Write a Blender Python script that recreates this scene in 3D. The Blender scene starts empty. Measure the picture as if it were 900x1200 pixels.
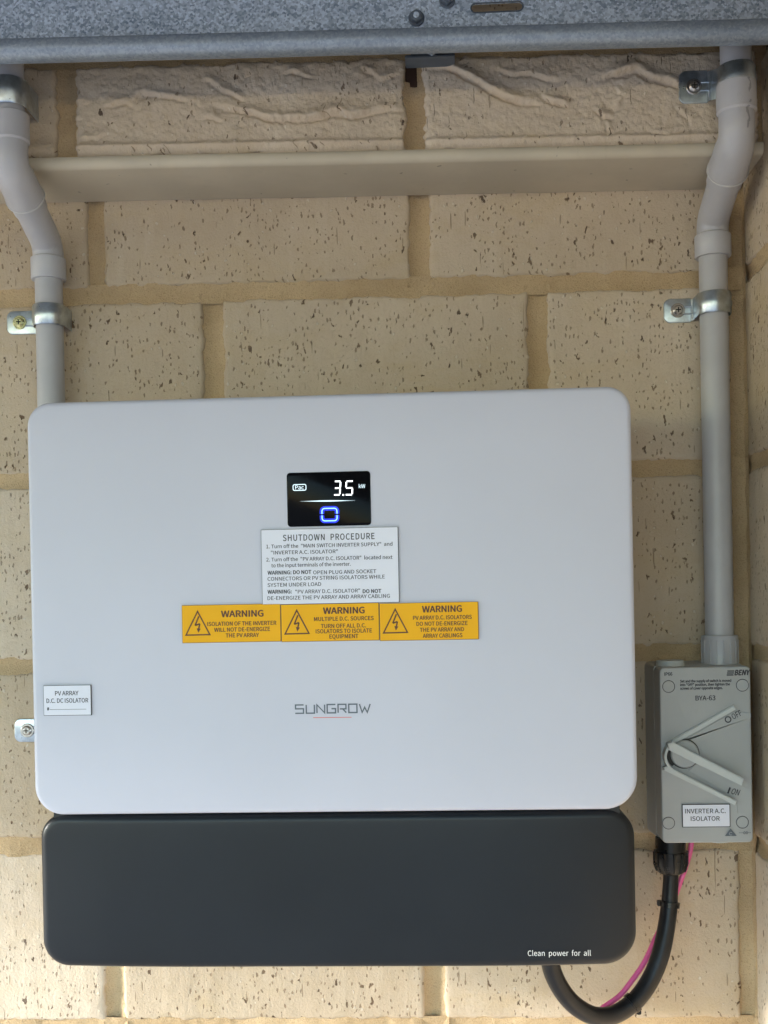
import bpy, bmesh, math, random
import numpy as np
from mathutils import Vector, Matrix, noise
random.seed(7)
C = bpy.context.scene.collection
sc = bpy.context.scene

# ------------------------------------------------------------------ camera
F, CX, CY = 1338.0, 450.0, 715.0            # focal length and optical centre, in pixels of the 900 x 1200 photograph
YAW, PIT, ROL = -0.0511, -0.0068, -0.01935
CAM = np.array([0.32428, -1.06635, -0.29213])
cy_, sy_, cp_, sp_ = math.cos(YAW), math.sin(YAW), math.cos(PIT), math.sin(PIT)
fwd = np.array([sy_*cp_, cy_*cp_, sp_]); rt0 = np.array([cy_, -sy_, 0.0]); up0 = np.cross(rt0, fwd)
rt = math.cos(ROL)*rt0 + math.sin(ROL)*up0
up = -math.sin(ROL)*rt0 + math.cos(ROL)*up0
cd = bpy.data.cameras.new('camera'); cam = bpy.data.objects.new('camera', cd); C.objects.link(cam)
M = Matrix.Identity(4)
for i in range(3):
    M[i][0] = rt[i]; M[i][1] = up[i]; M[i][2] = -fwd[i]; M[i][3] = CAM[i]
cam.matrix_world = M
cd.sensor_width = 36; cd.sensor_fit = 'AUTO'; cd.lens = F/1200*36
cd.shift_x = (450-CX)/1200; cd.shift_y = -(600-CY)/1200
cd.clip_start = 0.02; cd.clip_end = 500
sc.camera = cam

# ------------------------------------------------------------------ light
SUN_EL, SUN_AZ = math.radians(13.8), math.radians(-76)     # azimuth measured from straight in front of the wall, minus = left
sd = Vector((math.sin(SUN_AZ)*math.cos(SUN_EL), -math.cos(SUN_AZ)*math.cos(SUN_EL), math.sin(SUN_EL)))
w = bpy.data.worlds.new('World'); sc.world = w; w.use_nodes = True
nt = w.node_tree; nt.nodes.clear()
sky = nt.nodes.new('ShaderNodeTexSky'); sky.sky_type = 'NISHITA'; sky.sun_disc = False
sky.sun_elevation = SUN_EL; sky.sun_rotation = math.atan2(sd.x, sd.y)
sky.air_density = 1.2; sky.dust_density = 0.0; sky.ozone_density = 3.4
bgn = nt.nodes.new('ShaderNodeBackground'); bgn.inputs[1].default_value = 0.15
won = nt.nodes.new('ShaderNodeOutputWorld')
nt.links.new(sky.outputs[0], bgn.inputs[0]); nt.links.new(bgn.outputs[0], won.inputs[0])
sl = bpy.data.lights.new('sun', 'SUN'); sl.energy = 3.6; sl.angle = math.radians(10); sl.color = (1, .94, .86)
so = bpy.data.objects.new('sun', sl); C.objects.link(so)
so.rotation_euler = (-sd).to_track_quat('-Z', 'Y').to_euler()
sc.view_settings.view_transform = 'Standard'; sc.view_settings.look = 'None'
sc.view_settings.gamma = 1; sc.view_settings.use_curve_mapping = False
sc.view_settings.exposure = 2.64

# ------------------------------------------------------------------ helpers
def P(px, py, p):
    """world point seen at a photo pixel, at distance p in front of the wall face"""
    d = (px-CX)/F*rt - (py-CY)/F*up + fwd
    t = (-p - CAM[1])/d[1]
    return CAM + t*d
def X(px, py, p): return float(P(px, py, p)[0])
def Z(px, py, p): return float(P(px, py, p)[2])

def base(o):
    v = Vector((0, 0, 0))
    while o is not None: v += o.location; o = o.parent
    return v
def link(name, me, mat, parent=None, loc=None, smooth=True):
    o = bpy.data.objects.new(name, me); C.objects.link(o)
    if mat is not None and len(me.materials) == 0: me.materials.append(mat)
    pb = base(parent) if parent else Vector((0, 0, 0))
    if loc is not None:
        o.location = Vector(loc) - pb
        me.transform(Matrix.Translation(-Vector(loc)))
    else:
        me.transform(Matrix.Translation(-pb))
    if parent: o.parent = parent
    if smooth:
        me.shade_smooth()
        try: me.set_sharp_from_angle(angle=math.radians(38))
        except Exception: pass
    return o
def thing(name, label, cat, loc, group=None):
    o = bpy.data.objects.new(name, None); o.empty_display_size = .02; C.objects.link(o); o.location = loc
    o['label'] = label; o['category'] = cat
    if group: o['group'] = group
    return o
def mesh(v, f, name='m'):
    me = bpy.data.meshes.new(name); me.from_pydata([tuple(map(float, a)) for a in v], [], f); me.update()
    bm = bmesh.new(); bm.from_mesh(me); bmesh.ops.recalc_face_normals(bm, faces=bm.faces); bm.to_mesh(me); bm.free()
    return me
def join(*mes):
    bm = bmesh.new()
    for m in mes: bm.from_mesh(m)
    me = bpy.data.meshes.new('m'); bm.to_mesh(me); bm.free(); return me

def rrect(x0, x1, z0, z1, r, n=7):
    """rounded rectangle outline; r = one radius or four (bottom-left, bottom-right, top-right, top-left)"""
    if not hasattr(r, '__len__'): r = [r]*4
    out = []
    cs = [(x0, z0, 1, 1, 180), (x1, z0, -1, 1, 270), (x1, z1, -1, -1, 0), (x0, z1, 1, -1, 90)]
    for (cx, cz, sx, sz, a0), rr in zip(cs, r):
        rr = max(rr, 1e-5); ox, oz = cx+sx*rr, cz+sz*rr
        for k in range(n+1):
            a = math.radians(a0+90*k/n); out.append((ox+rr*math.cos(a), oz+rr*math.sin(a)))
    return out
def slab(x0, x1, z0, z1, r, prof, n=7, cap_back=True):
    """rounded plate facing the camera; prof = list of (inset, p) from the back to the front"""
    v = []; f = []; N = 4*(n+1)
    rs = r if hasattr(r, '__len__') else [r]*4
    for ins, p in prof:
        for (a, b) in rrect(x0+ins, x1-ins, z0+ins, z1-ins, [max(q-ins, 1e-5) for q in rs], n): v.append((a, -p, b))
    for k in range(len(prof)-1):
        for i in range(N):
            j = (i+1) % N; f.append((k*N+i, k*N+j, (k+1)*N+j, (k+1)*N+i))
    f.append(tuple(range((len(prof)-1)*N, len(prof)*N)))
    if cap_back: f.append(tuple(reversed(range(N))))
    return mesh(v, f)
def edge(p0, p1, r=.0008, k=3):
    """profile of a plate from p0 to p1 with a rounded front edge"""
    out = [(0, p0), (0, p1-r)]
    for i in range(1, k+1):
        a = math.pi/2*i/k; out.append((r-r*math.cos(a), p1-r+r*math.sin(a)))
    return out
def box(x0, x1, y0, y1, z0, z1, bev=.001, seg=2):
    bm = bmesh.new(); bmesh.ops.create_cube(bm, size=1)
    for v in bm.verts:
        v.co = Vector((x0+(x1-x0)*(v.co.x+.5), y0+(y1-y0)*(v.co.y+.5), z0+(z1-z0)*(v.co.z+.5)))
    if bev: bmesh.ops.bevel(bm, geom=list(bm.edges), offset=bev, segments=seg, affect='EDGES')
    me = bpy.data.meshes.new('m'); bm.to_mesh(me); bm.free(); return me
def prism(poly, p0, p1, bev=0.0):
    """polygon given in (x, z), from depth p0 (back) to p1 (front), with a bevelled front edge"""
    bm = bmesh.new()
    vs = [bm.verts.new((a, -p0, b)) for a, b in poly]; fc = bm.faces.new(vs)
    r = bmesh.ops.extrude_face_region(bm, geom=[fc]); nv = [g for g in r['geom'] if isinstance(g, bmesh.types.BMVert)]
    for v in nv: v.co.y = -p1
    bmesh.ops.recalc_face_normals(bm, faces=bm.faces)
    if bev:
        ed = [e for e in bm.edges if all(abs(v.co.y+p1) < 1e-7 for v in e.verts)]
        bmesh.ops.bevel(bm, geom=ed, offset=bev, segments=2, affect='EDGES')
    me = bpy.data.meshes.new('m'); bm.to_mesh(me); bm.free(); return me
def tube(pts, rad, seg=28, cap=True, ref=(1, 0, 0)):
    """swept round tube; rad = number or list per point"""
    pts = [Vector(p) for p in pts]; n = len(pts)
    if not hasattr(rad, '__len__'): rad = [rad]*n
    v = []; f = []; u = Vector(ref)
    for i in range(n):
        a = pts[max(i-1, 0)]; b = pts[min(i+1, n-1)]; k = 1
        while (b-a).length < 1e-7 and k < 5:
            k += 1; a = pts[max(i-k, 0)]; b = pts[min(i+k, n-1)]
        t = (b-a).normalized(); u = (u-t*u.dot(t)).normalized(); q = t.cross(u)
        for s in range(seg):
            c = 2*math.pi*s/seg; v.append(pts[i]+(u*math.cos(c)+q*math.sin(c))*rad[i])
    for i in range(n-1):
        for s in range(seg):
            s2 = (s+1) % seg; f.append((i*seg+s, i*seg+s2, (i+1)*seg+s2, (i+1)*seg+s))
    if cap: f.append(tuple(reversed(range(seg)))); f.append(tuple(range((n-1)*seg, n*seg)))
    return mesh(v, f)
def fillet(ctrl, r, k=8):
    """polyline with rounded corners"""
    ctrl = [Vector(c) for c in ctrl]; out = [ctrl[0]]
    for i in range(1, len(ctrl)-1):
        a = (ctrl[i-1]-ctrl[i]).normalized(); b = (ctrl[i+1]-ctrl[i]).normalized()
        ang = a.angle(b); d = r/math.tan(ang/2)
        d = min(d, .49*(ctrl[i-1]-ctrl[i]).length, .49*(ctrl[i+1]-ctrl[i]).length); s = ctrl[i]+a*d; e = ctrl[i]+b*d
        for j in range(k+1):
            t = j/k; out.append(s*(1-t)**2+ctrl[i]*2*t*(1-t)+e*t*t)
    out.append(ctrl[-1]); return out
def smooth_path(pts, k=8):
    pts = [Vector(p) for p in pts]; q = [pts[0]*2-pts[1]]+pts+[pts[-1]*2-pts[-2]]; out = []
    for i in range(1, len(q)-2):
        for j in range(k):
            t = j/k; a, b, c, d = q[i-1:i+3]
            out.append(.5*((2*b)+(c-a)*t+(2*a-5*b+4*c-d)*t*t+(3*b-a-3*c+d)*t**3))
    out.append(pts[-1]); return out
def disc(cx, p0, p1, cz, r, seg=28, bev=.0005, hexa=False):
    n = 6 if hexa else seg
    v = []; f = []
    for (rr, p) in ((r, p0), (r, p1-bev), (r-bev, p1)):
        for s in range(n):
            a = 2*math.pi*(s+.5)/n; v.append((cx+rr*math.cos(a), -p, cz+rr*math.sin(a)))
    for k in range(2):
        for s in range(n): f.append((k*n+s, k*n+(s+1) % n, (k+1)*n+(s+1) % n, (k+1)*n+s))
    f.append(tuple(range(2*n, 3*n))); f.append(tuple(reversed(range(n))))
    return mesh(v, f)
def ring(cx, cz, r0, r1, p, seg=36, a0=0, a1=360):
    v = []; f = []; full = abs(a1-a0) >= 360; n = seg if full else seg+1
    for s in range(n):
        a = math.radians(a0+(a1-a0)*s/seg); v.append((cx+r0*math.cos(a), -p, cz+r0*math.sin(a))); v.append((cx+r1*math.cos(a), -p, cz+r1*math.sin(a)))
    for s in range(seg):
        j = (s+1) % n; f.append((2*s, 2*s+1, 2*j+1, 2*j))
    return mesh(v, f)
def strokes(lines, wd, fn, p):
    """flat strokes: lines of (u, v) points, width wd (in metres), fn maps (u, v) to (x, z)"""
    v = []; f = []
    for ln in lines:
        pts = [Vector(fn(*q)) for q in ln]
        closed = (pts[0]-pts[-1]).length < 1e-7 and len(pts) > 2
        n = len(pts)
        b0 = len(v)
        for i in range(n):
            if closed: a = pts[i-1] if i > 0 else pts[-2]; c = pts[i+1] if i < n-1 else pts[1]
            else: a = pts[max(i-1, 0)]; c = pts[min(i+1, n-1)]
            d1 = (pts[i]-a); d2 = (c-pts[i])
            d1 = d1.normalized() if d1.length > 1e-9 else d2.normalized(); d2 = d2.normalized() if d2.length > 1e-9 else d1
            n1 = Vector((-d1.y, d1.x)); n2 = Vector((-d2.y, d2.x)); m = (n1+n2); m = m.normalized() if m.length > .1 else n1
            s = min(1/max(m.dot(n1), .35), 2.2)*wd/2
            for sg in (1, -1): q = pts[i]+m*s*sg; v.append((q.x, -p, q.y))
        for i in range(n-1): k = b0+2*i; f.append((k, k+1, k+3, k+2))
    return mesh(v, f)

import os
FONT = None
try:
    _fp = os.path.join(bpy.utils.system_resource('DATAFILES'), 'fonts', 'Noto Sans CJK Regular.woff2')      # ships inside Blender
    if os.path.exists(_fp): FONT = bpy.data.fonts.load(_fp)
except Exception: FONT = None
def text_mesh(s, bold=0.0, sp=1.0):
    cu = bpy.data.curves.new('t', 'FONT'); cu.body = s; cu.size = 2.1 if FONT else 1; cu.font = FONT or cu.font; cu.resolution_u = 3; cu.space_character = sp
    ob = bpy.data.objects.new('t', cu); C.objects.link(ob)
    bpy.context.view_layer.update()
    me = bpy.data.meshes.new_from_object(ob.evaluated_get(bpy.context.evaluated_depsgraph_get()))
    bpy.data.objects.remove(ob)
    bold += .008                                   # heavier print: shifted copies, each a hair in front of the last
    bm = bmesh.new()
    for i, (dx, dy) in enumerate(((-1, 0), (1, 0), (0, 1), (0, -1))):
        n0 = len(bm.verts); bm.from_mesh(me); bm.verts.ensure_lookup_table()
        for v in bm.verts[n0:]: v.co += Vector((dx*bold, dy*bold*.8, i*1e-5))
    bm.to_mesh(me); bm.free(); return me
_h = text_mesh('H'); CAP = max(v.co.y for v in _h.vertices)-.01
def text(s, px0, px1, pyb, cap_px, p, bold=0.0, ang=0.0, shear=0.0, sp=1.0):
    """flat lettering fitted between two photo pixels on the plane p; ang in degrees"""
    me = text_mesh(s, bold, sp)
    xs = [v.co.x for v in me.vertices]; x0, x1 = min(xs), max(xs)
    A = P(px0, pyb, p); B = P(px1, pyb, p); wd = B[0]-A[0]; sc_ = wd/(px1-px0)
    sx = wd/(x1-x0); sz = cap_px*sc_/CAP; a = math.radians(ang); ca, sa = math.cos(a), math.sin(a)
    for v in me.vertices:
        u = (v.co.x-x0)*sx + shear*v.co.y*sz; q = v.co.y*sz
        v.co = Vector((A[0]+u*ca-q*sa, -p-v.co.z, A[2]+u*sa+q*ca))
    me.update(); return me

# ------------------------------------------------------------------ materials
def mat(name):
    m = bpy.data.materials.new(name); m.use_nodes = True
    return m, m.node_tree, m.node_tree.nodes['Principled BSDF']
class G:
    """tiny node-graph helper"""
    def __init__(s, nt): s.nt = nt
    def n(s, t, **k):
        nd = s.nt.nodes.new(t)
        for a, b in k.items(): setattr(nd, a, b)
        return nd
    def l(s, a, b): s.nt.links.new(a, b)
    def pos(s, scale=(1, 1, 1)):
        g = s.n('ShaderNodeNewGeometry'); m = s.n('ShaderNodeMapping'); m.inputs['Scale'].default_value = scale
        s.l(g.outputs['Position'], m.inputs[0]); return m.outputs[0]
    def flat(s, su, sv):
        """face coordinates of a vertical wall: along the wall, up"""
        g = s.n('ShaderNodeNewGeometry'); sx = s.n('ShaderNodeSeparateXYZ'); s.l(g.outputs['Position'], sx.inputs[0])
        u = s.math('MULTIPLY', s.math('SUBTRACT', sx.outputs[0], sx.outputs[1]), su); v = s.math('MULTIPLY', sx.outputs[2], sv)
        c = s.n('ShaderNodeCombineXYZ'); s.l(u, c.inputs[0]); s.l(v, c.inputs[1]); return c.outputs[0]
    def noise(s, vec, sc_, det=4, ro=.55, dis=0):
        k = s.n('ShaderNodeTexNoise'); k.inputs['Scale'].default_value = sc_; k.inputs['Detail'].default_value = det
        k.inputs['Roughness'].default_value = ro; k.inputs['Distortion'].default_value = dis
        s.l(vec, k.inputs['Vector']); return k.outputs['Fac']
    def math(s, op, a, b=None, c=None, clamp=False):
        k = s.n('ShaderNodeMath', operation=op); k.use_clamp = clamp
        for i, q in enumerate((a, b, c)):
            if q is None: continue
            if isinstance(q, (int, float)): k.inputs[i].default_value = q
            else: s.l(q, k.inputs[i])
        return k.outputs[0]
    def ramp(s, f, a, b, va=0.0, vb=1.0):
        k = s.n('ShaderNodeMapRange'); k.interpolation_type = 'SMOOTHSTEP'
        k.inputs['From Min'].default_value = a; k.inputs['From Max'].default_value = b
        k.inputs['To Min'].default_value = va; k.inputs['To Max'].default_value = vb
        s.l(f, k.inputs['Value']); return k.outputs[0]
    def mix(s, f, a, b):
        k = s.n('ShaderNodeMix', data_type='RGBA')
        if isinstance(f, (int, float)): k.inputs[0].default_value = f
        else: s.l(f, k.inputs[0])
        for i, q in ((6, a), (7, b)):
            if isinstance(q, tuple): k.inputs[i].default_value = (*q, 1)
            else: s.l(q, k.inputs[i])
        return k.outputs[2]
    def bump(s, h, strength, dist, prev=None):
        k = s.n('ShaderNodeBump'); k.inputs['Strength'].default_value = strength; k.inputs['Distance'].default_value = dist
        s.l(h, k.inputs['Height'])
        if prev is not None: s.l(prev, k.inputs['Normal'])
        return k.outputs[0]
    def pits(s, vec, scale, dens, rmin, rmax, dist_amt=.3, soft=.06):
        """random separate pits: 1 inside a pit"""
        nn = s.n('ShaderNodeTexNoise'); nn.inputs['Scale'].default_value = scale*2.2; nn.inputs['Detail'].default_value = 2
        s.l(vec, nn.inputs['Vector'])
        vm = s.n('ShaderNodeVectorMath', operation='MULTIPLY_ADD'); s.l(nn.outputs['Color'], vm.inputs[0])
        vm.inputs[1].default_value = (dist_amt/scale,)*3; s.l(vec, vm.inputs[2])
        v = s.n('ShaderNodeTexVoronoi', voronoi_dimensions='2D'); v.inputs['Scale'].default_value = scale; s.l(vm.outputs[0], v.inputs['Vector'])
        sep = s.n('ShaderNodeSeparateColor'); s.l(v.outputs['Color'], sep.inputs[0])
        rad = s.math('MULTIPLY_ADD', sep.outputs[1], rmax-rmin, rmin)
        on = s.math('GREATER_THAN', dens, sep.outputs[0]) if not isinstance(dens, (int, float)) else s.math('LESS_THAN', sep.outputs[0], dens)
        rad = s.math('MULTIPLY', rad, on)
        d = s.math('SUBTRACT', rad, v.outputs['Distance'])
        return s.ramp(d, 0.0, soft)

def brick_mat(name, rough_face=False):
    m, t, b = mat(name); g = G(t)
    p = g.pos()
    big = g.noise(p, 5, 3); mid = g.noise(p, 42, 5, .65); fine = g.noise(p, 420, 4, .7)
    ver = g.noise(g.pos((1, 1, .16)), 60, 4, .6)
    c = g.mix(g.ramp(big, .3, .7), (.555, .447, .332), (.635, .52, .395))
    c = g.mix(g.math('MULTIPLY', g.ramp(mid, .45, .75), .35), c, (.50, .375, .245))
    c = g.mix(g.math('MULTIPLY', g.ramp(ver, .5, .75), .30), c, (.70, .60, .48))
    c = g.mix(g.math('MULTIPLY', g.ramp(fine, .55, .75), .30), c, (.38, .28, .18))
    sm = g.math('MULTIPLY', g.ramp(g.noise(g.pos((1, 1, 1.6)), 11, 5, .7, .6), .48, .72), .55)
    c = g.mix(sm, c, (.57, .44, .28))          # mortar smears
    st = g.math('MULTIPLY', g.ramp(g.noise(g.pos((1.2, 1.2, .5)), 8, 3), .55, .8), .22)
    c = g.mix(st, c, (.42, .33, .24))
    # pits and drag marks left by wire cutting, clustered
    clus = g.ramp(g.noise(p, 22, 2), .30, .66)
    den1 = g.math('MULTIPLY', clus, .38 if not rough_face else .14)
    den2 = g.math('MULTIPLY', clus, .55 if not rough_face else .22)
    pv = g.flat(1, .58); pv2 = g.flat(1, .50)
    a = g.pits(pv, 118, den1, .05, .20, .95)
    bb = g.pits(pv2, 270, den2, .08, .28, .75)
    cc = g.pits(g.flat(1, .085), 150, .26, .035, .09, .35, .03)
    ck = g.pits(g.flat(1, .010), 42, .24, .010, .020, .10, .008)
    cc = g.math('MAXIMUM', cc, ck)
    fl = g.pits(g.flat(1, .8), 140, .13, .06, .20, .5)
    col = g.n('ShaderNodeTexVoronoi'); col.inputs['Scale'].default_value = 60; g.l(p, col.inputs['Vector'])
    sp = g.n('ShaderNodeSeparateColor'); g.l(col.outputs['Color'], sp.inputs[0])
    dark = g.mix(sp.outputs[0], (.07, .04, .025), (.24, .16, .10))
    c = g.mix(g.math('MULTIPLY', fl, .45), c, (.78, .72, .62))
    c = g.mix(g.math('MULTIPLY', bb, .62), c, (.19, .125, .075))
    c = g.mix(g.math('MULTIPLY', cc, .55), c, (.22, .15, .09))
    c = g.mix(g.math('MULTIPLY', a, .88), c, dark)
    oi = g.n('ShaderNodeObjectInfo')
    hsv = g.n('ShaderNodeHueSaturation'); g.l(c, hsv.inputs['Color'])
    g.l(g.ramp(oi.outputs['Random'], 0, 1, .88, 1.07), hsv.inputs['Value'])
    g.l(g.ramp(oi.outputs['Random'], 0, 1, 1.06, .88), hsv.inputs['Saturation'])
    g.l(hsv.outputs[0], b.inputs['Base Color']); b.inputs['Roughness'].default_value = .93
    b.inputs['Specular IOR Level'].default_value = .25
    h = g.math('MULTIPLY', a, -1.0); h = g.math('MULTIPLY_ADD', bb, -.6, h); h = g.math('MULTIPLY_ADD', cc, -.5, h)
    h = g.math('MULTIPLY_ADD', fl, .25, h); h = g.math('MULTIPLY_ADD', mid, 1.0 if not rough_face else 2.0, h); h = g.math('MULTIPLY_ADD', fine, .5, h)
    h = g.math('MULTIPLY_ADD', ver, .7, h)
    g.l(g.bump(h, 1.0, .0013 if not rough_face else .0014), b.inputs['Normal'])
    return m
def mortar_mat():
    m, t, b = mat('mortar'); g = G(t); p = g.pos()
    big = g.noise(p, 9, 3); gr = g.noise(p, 700, 3, .8); gm = g.noise(p, 150, 4, .7)
    c = g.mix(g.ramp(big, .3, .7), (.50, .36, .21), (.63, .47, .29))
    c = g.mix(g.math('MULTIPLY', g.ramp(gr, .5, .72), .6), c, (.30, .20, .10))
    c = g.mix(g.math('MULTIPLY', g.ramp(gm, .55, .75), .4), c, (.55, .43, .27))
    g.l(c, b.inputs['Base Color']); b.inputs['Roughness'].default_value = .96; b.inputs['Specular IOR Level'].default_value = .2
    h = g.math('MULTIPLY_ADD', gm, 1.5, gr); g.l(g.bump(h, .9, .0012), b.inputs['Normal']); return m
def galv_mat(name, spangle=1.0, tone=1.0):
    m, t, b = mat(name); g = G(t); p = g.pos((1, 1, 1))
    nn = g.n('ShaderNodeTexNoise'); nn.inputs['Scale'].default_value = 600; g.l(p, nn.inputs['Vector'])
    vm = g.n('ShaderNodeVectorMath', operation='MULTIPLY_ADD'); g.l(nn.outputs['Color'], vm.inputs[0]); vm.inputs[1].default_value = (.0016,)*3; g.l(p, vm.inputs[2])
    v = g.n('ShaderNodeTexVoronoi'); v.inputs['Scale'].default_value = 560; g.l(vm.outputs[0], v.inputs['Vector'])
    s = g.n('ShaderNodeSeparateColor'); g.l(v.outputs['Color'], s.inputs[0])
    big = g.noise(g.pos((.35, 1, 1.5)), 22, 5, .65)
    f = g.math('MULTIPLY_ADD', g.math('SUBTRACT', s.outputs[0], .5), spangle, .5)
    f = g.math('MULTIPLY_ADD', g.math('SUBTRACT', big, .5), .9, f, clamp=True)
    c = g.mix(f, tuple(tone*q for q in (.12, .165, .235)), tuple(tone*q for q in (.62, .70, .80)))
    g.l(c, b.inputs['Base Color']); b.inputs['Metallic'].default_value = .45
    r = g.math('MULTIPLY_ADD', s.outputs[1], .25*spangle, .42); g.l(r, b.inputs['Roughness'])
    g.l(g.bump(s.outputs[2], .25*spangle, .0004), b.inputs['Normal']); return m
def plain(name, col, rough=.5, metal=0.0, spec=.5, var=.05, vs=30, bump=.0, bs=300, emit=None, es=1.0, scuff=0.0):
    m, t, b = mat(name); g = G(t); p = g.pos(); nz = g.noise(p, vs, 4)
    dark = tuple(c*(1-var) for c in col); light = tuple(min(1, c*(1+var)) for c in col)
    g.l(g.mix(g.ramp(nz, .3, .7), dark, light), b.inputs['Base Color'])
    rv = g.math('MULTIPLY_ADD', g.noise(p, vs*3, 3), .12, rough-.06); g.l(rv, b.inputs['Roughness'])
    if scuff:
        q1 = g.ramp(g.noise(g.pos((1, 1, .35)), 55, 6, .75), .60, .74); q2 = g.pits(g.pos(), 60, .10, .03, .10, .5, .03)
        base_ = b.inputs['Base Color'].links[0].from_socket
        c2 = g.mix(g.math('MULTIPLY', q1, scuff), base_, tuple(c*.68 for c in col)); c2 = g.mix(g.math('MULTIPLY', q2, .6), c2, tuple(c*.35 for c in col))
        g.l(c2, b.inputs['Base Color'])
    b.inputs['Metallic'].default_value = metal; b.inputs['Specular IOR Level'].default_value = spec
    if bump: g.l(g.bump(g.noise(p, bs, 3), .5, bump), b.inputs['Normal'])
    if emit: b.inputs['Emission Color'].default_value = (*emit, 1); b.inputs['Emission Strength'].default_value = es
    return m

M_brick = brick_mat('brick_face'); M_brick_rough = brick_mat('brick_torn_face', True); M_mortar = mortar_mat()
M_galv = galv_mat('galvanised_spangle', .70, 1.22); M_galv2 = galv_mat('galvanised_smooth', .25, .78)
M_lintel = plain('beige_paint', (.56, .49, .38), .55, scuff=.30, var=.06, vs=14, bump=.0002, bs=120)
M_pvc = plain('grey_pvc', (.45, .445, .465), .38, scuff=.35, var=.04, vs=25, bump=.00006, bs=90)
M_pvc2 = plain('grey_pvc_fitting', (.46, .455, .48), .33, scuff=.35, var=.04, vs=25)
M_rim_highlight = plain('pvc_rim_highlight', (.60, .60, .60), .4)  # paler than the fittings: highlight on the socket edge put into colour
M_zinc = plain('zinc_plate', (.50, .56, .62), .30, metal=.96, var=.18, vs=120, bump=.0001, bs=200)
M_screw = plain('zinc_screw', (.45, .43, .42), .3, metal=1, var=.15, vs=200)
M_screwy = plain('yellow_zinc_screw', (.62, .60, .34), .28, metal=1, var=.2, vs=200)
M_white = plain('white_cover_paint', (.565, .567, .655), .42, spec=.5, var=.022, vs=5, bump=.00003, bs=900)
M_black = plain('charcoal_cover_plastic', (.0075, .0098, .0140), .36, spec=.38, var=.12, vs=8, bump=.00003, bs=1200)
M_body = plain('black_metal', (.03, .03, .032), .5)
M_gap_shade = plain('painted_gap_shade', (.012, .012, .013), .6)  # near-black colour in place of shade inside slots and gaps
M_disp = plain('display_glass', (.004, .004, .005), .10, spec=.06, var=.1)
M_core = plain('label_core', (.03, .03, .035), .5); M_wface = plain('white_label_face', (.74, .745, .84), .42, var=.02)
M_ycore = plain('yellow_label_core', (.20, .10, .03), .5); M_yface = plain('yellow_label_face', (.86, .43, .006), .5, spec=.25, var=.03)
M_ink = plain('black_ink', (.035, .035, .045), .5); M_brown = plain('engraved_brown', (.11, .035, .01), .5)
M_logo = plain('grey_print', (.10, .12, .15), .4); M_red = plain('red_print', (.65, .12, .10), .5); M_wink = plain('white_print', (.8, .8, .8), .5)
M_box = plain('grey_green_plastic', (.385, .395, .40), .42, scuff=.12, var=.03, vs=20, bump=.00005, bs=700)
M_boxl = plain('grey_green_plastic_pale', (.52, .545, .545), .4, var=.03, vs=20)
M_led = plain('display_white_light', (.8, .8, .8), .5, emit=(.93, .97, 1), es=.42)
M_led2 = plain('display_dim_light', (.3, .3, .3), .5, emit=(.55, .72, .8), es=.28)
M_blue = plain('display_blue_light', (.05, .1, .5), .5, emit=(.16, .36, 1), es=.6)
M_blue2 = plain('display_painted_glow', (.02, .03, .3), .5, emit=(.0, .012, .5), es=.30)
M_gland = plain('black_nylon', (.007, .007, .008), .28, spec=.4, var=.1)
M_cable = plain('black_cable_sheath', (.010, .010, .012), .36, spec=.4, var=.25, vs=60, bump=.0003, bs=160)
M_pink = plain('pink_wire', (.80, .13, .34), .4)
M_hole_shade = plain('painted_hole_shade', (.05, .022, .012), .7)  # darkness of the hole in the mortar joint, put into colour
M_steelb = plain('blue_grey_steel', (.13, .155, .19), .5, metal=.4, var=.15)
M_shade_ceiling = plain('shade_ceiling_sheet', (.17, .18, .20), .8)
M_soil = plain('dark_soil', (.16, .165, .18), .95, var=.3, vs=4)
M_bounce = plain('bounce_concrete', (.36, .36, .37), .9, var=.15, vs=3, bump=.001, bs=60)

# ------------------------------------------------------------------ setting
gz = -1.1
gnd = link('ground', mesh([(-60, -60, gz), (60, -60, gz), (60, 20, gz), (-60, 20, gz)], [(0, 1, 2, 3)]), M_soil, smooth=False); gnd['kind'] = 'structure'
bounce_strip = link('path', mesh([(-6, -1.25, gz+.004), (4, -1.25, gz+.004), (4, .02, gz+.004), (-6, .02, gz+.004)], [(0, 1, 2, 3)]), M_bounce, smooth=False); bounce_strip['kind'] = 'structure'  # unseen pale strip added to bounce light up the lower wall
cz = Z(450, -70, .16)
cl = link('unseen_shade_ceiling', box(-3.7, 2.6, -2.6, .10, cz, cz+.06, .002), M_shade_ceiling, smooth=False); cl['kind'] = 'structure'  # unseen roof, its reach set to shade the upper wall

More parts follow.
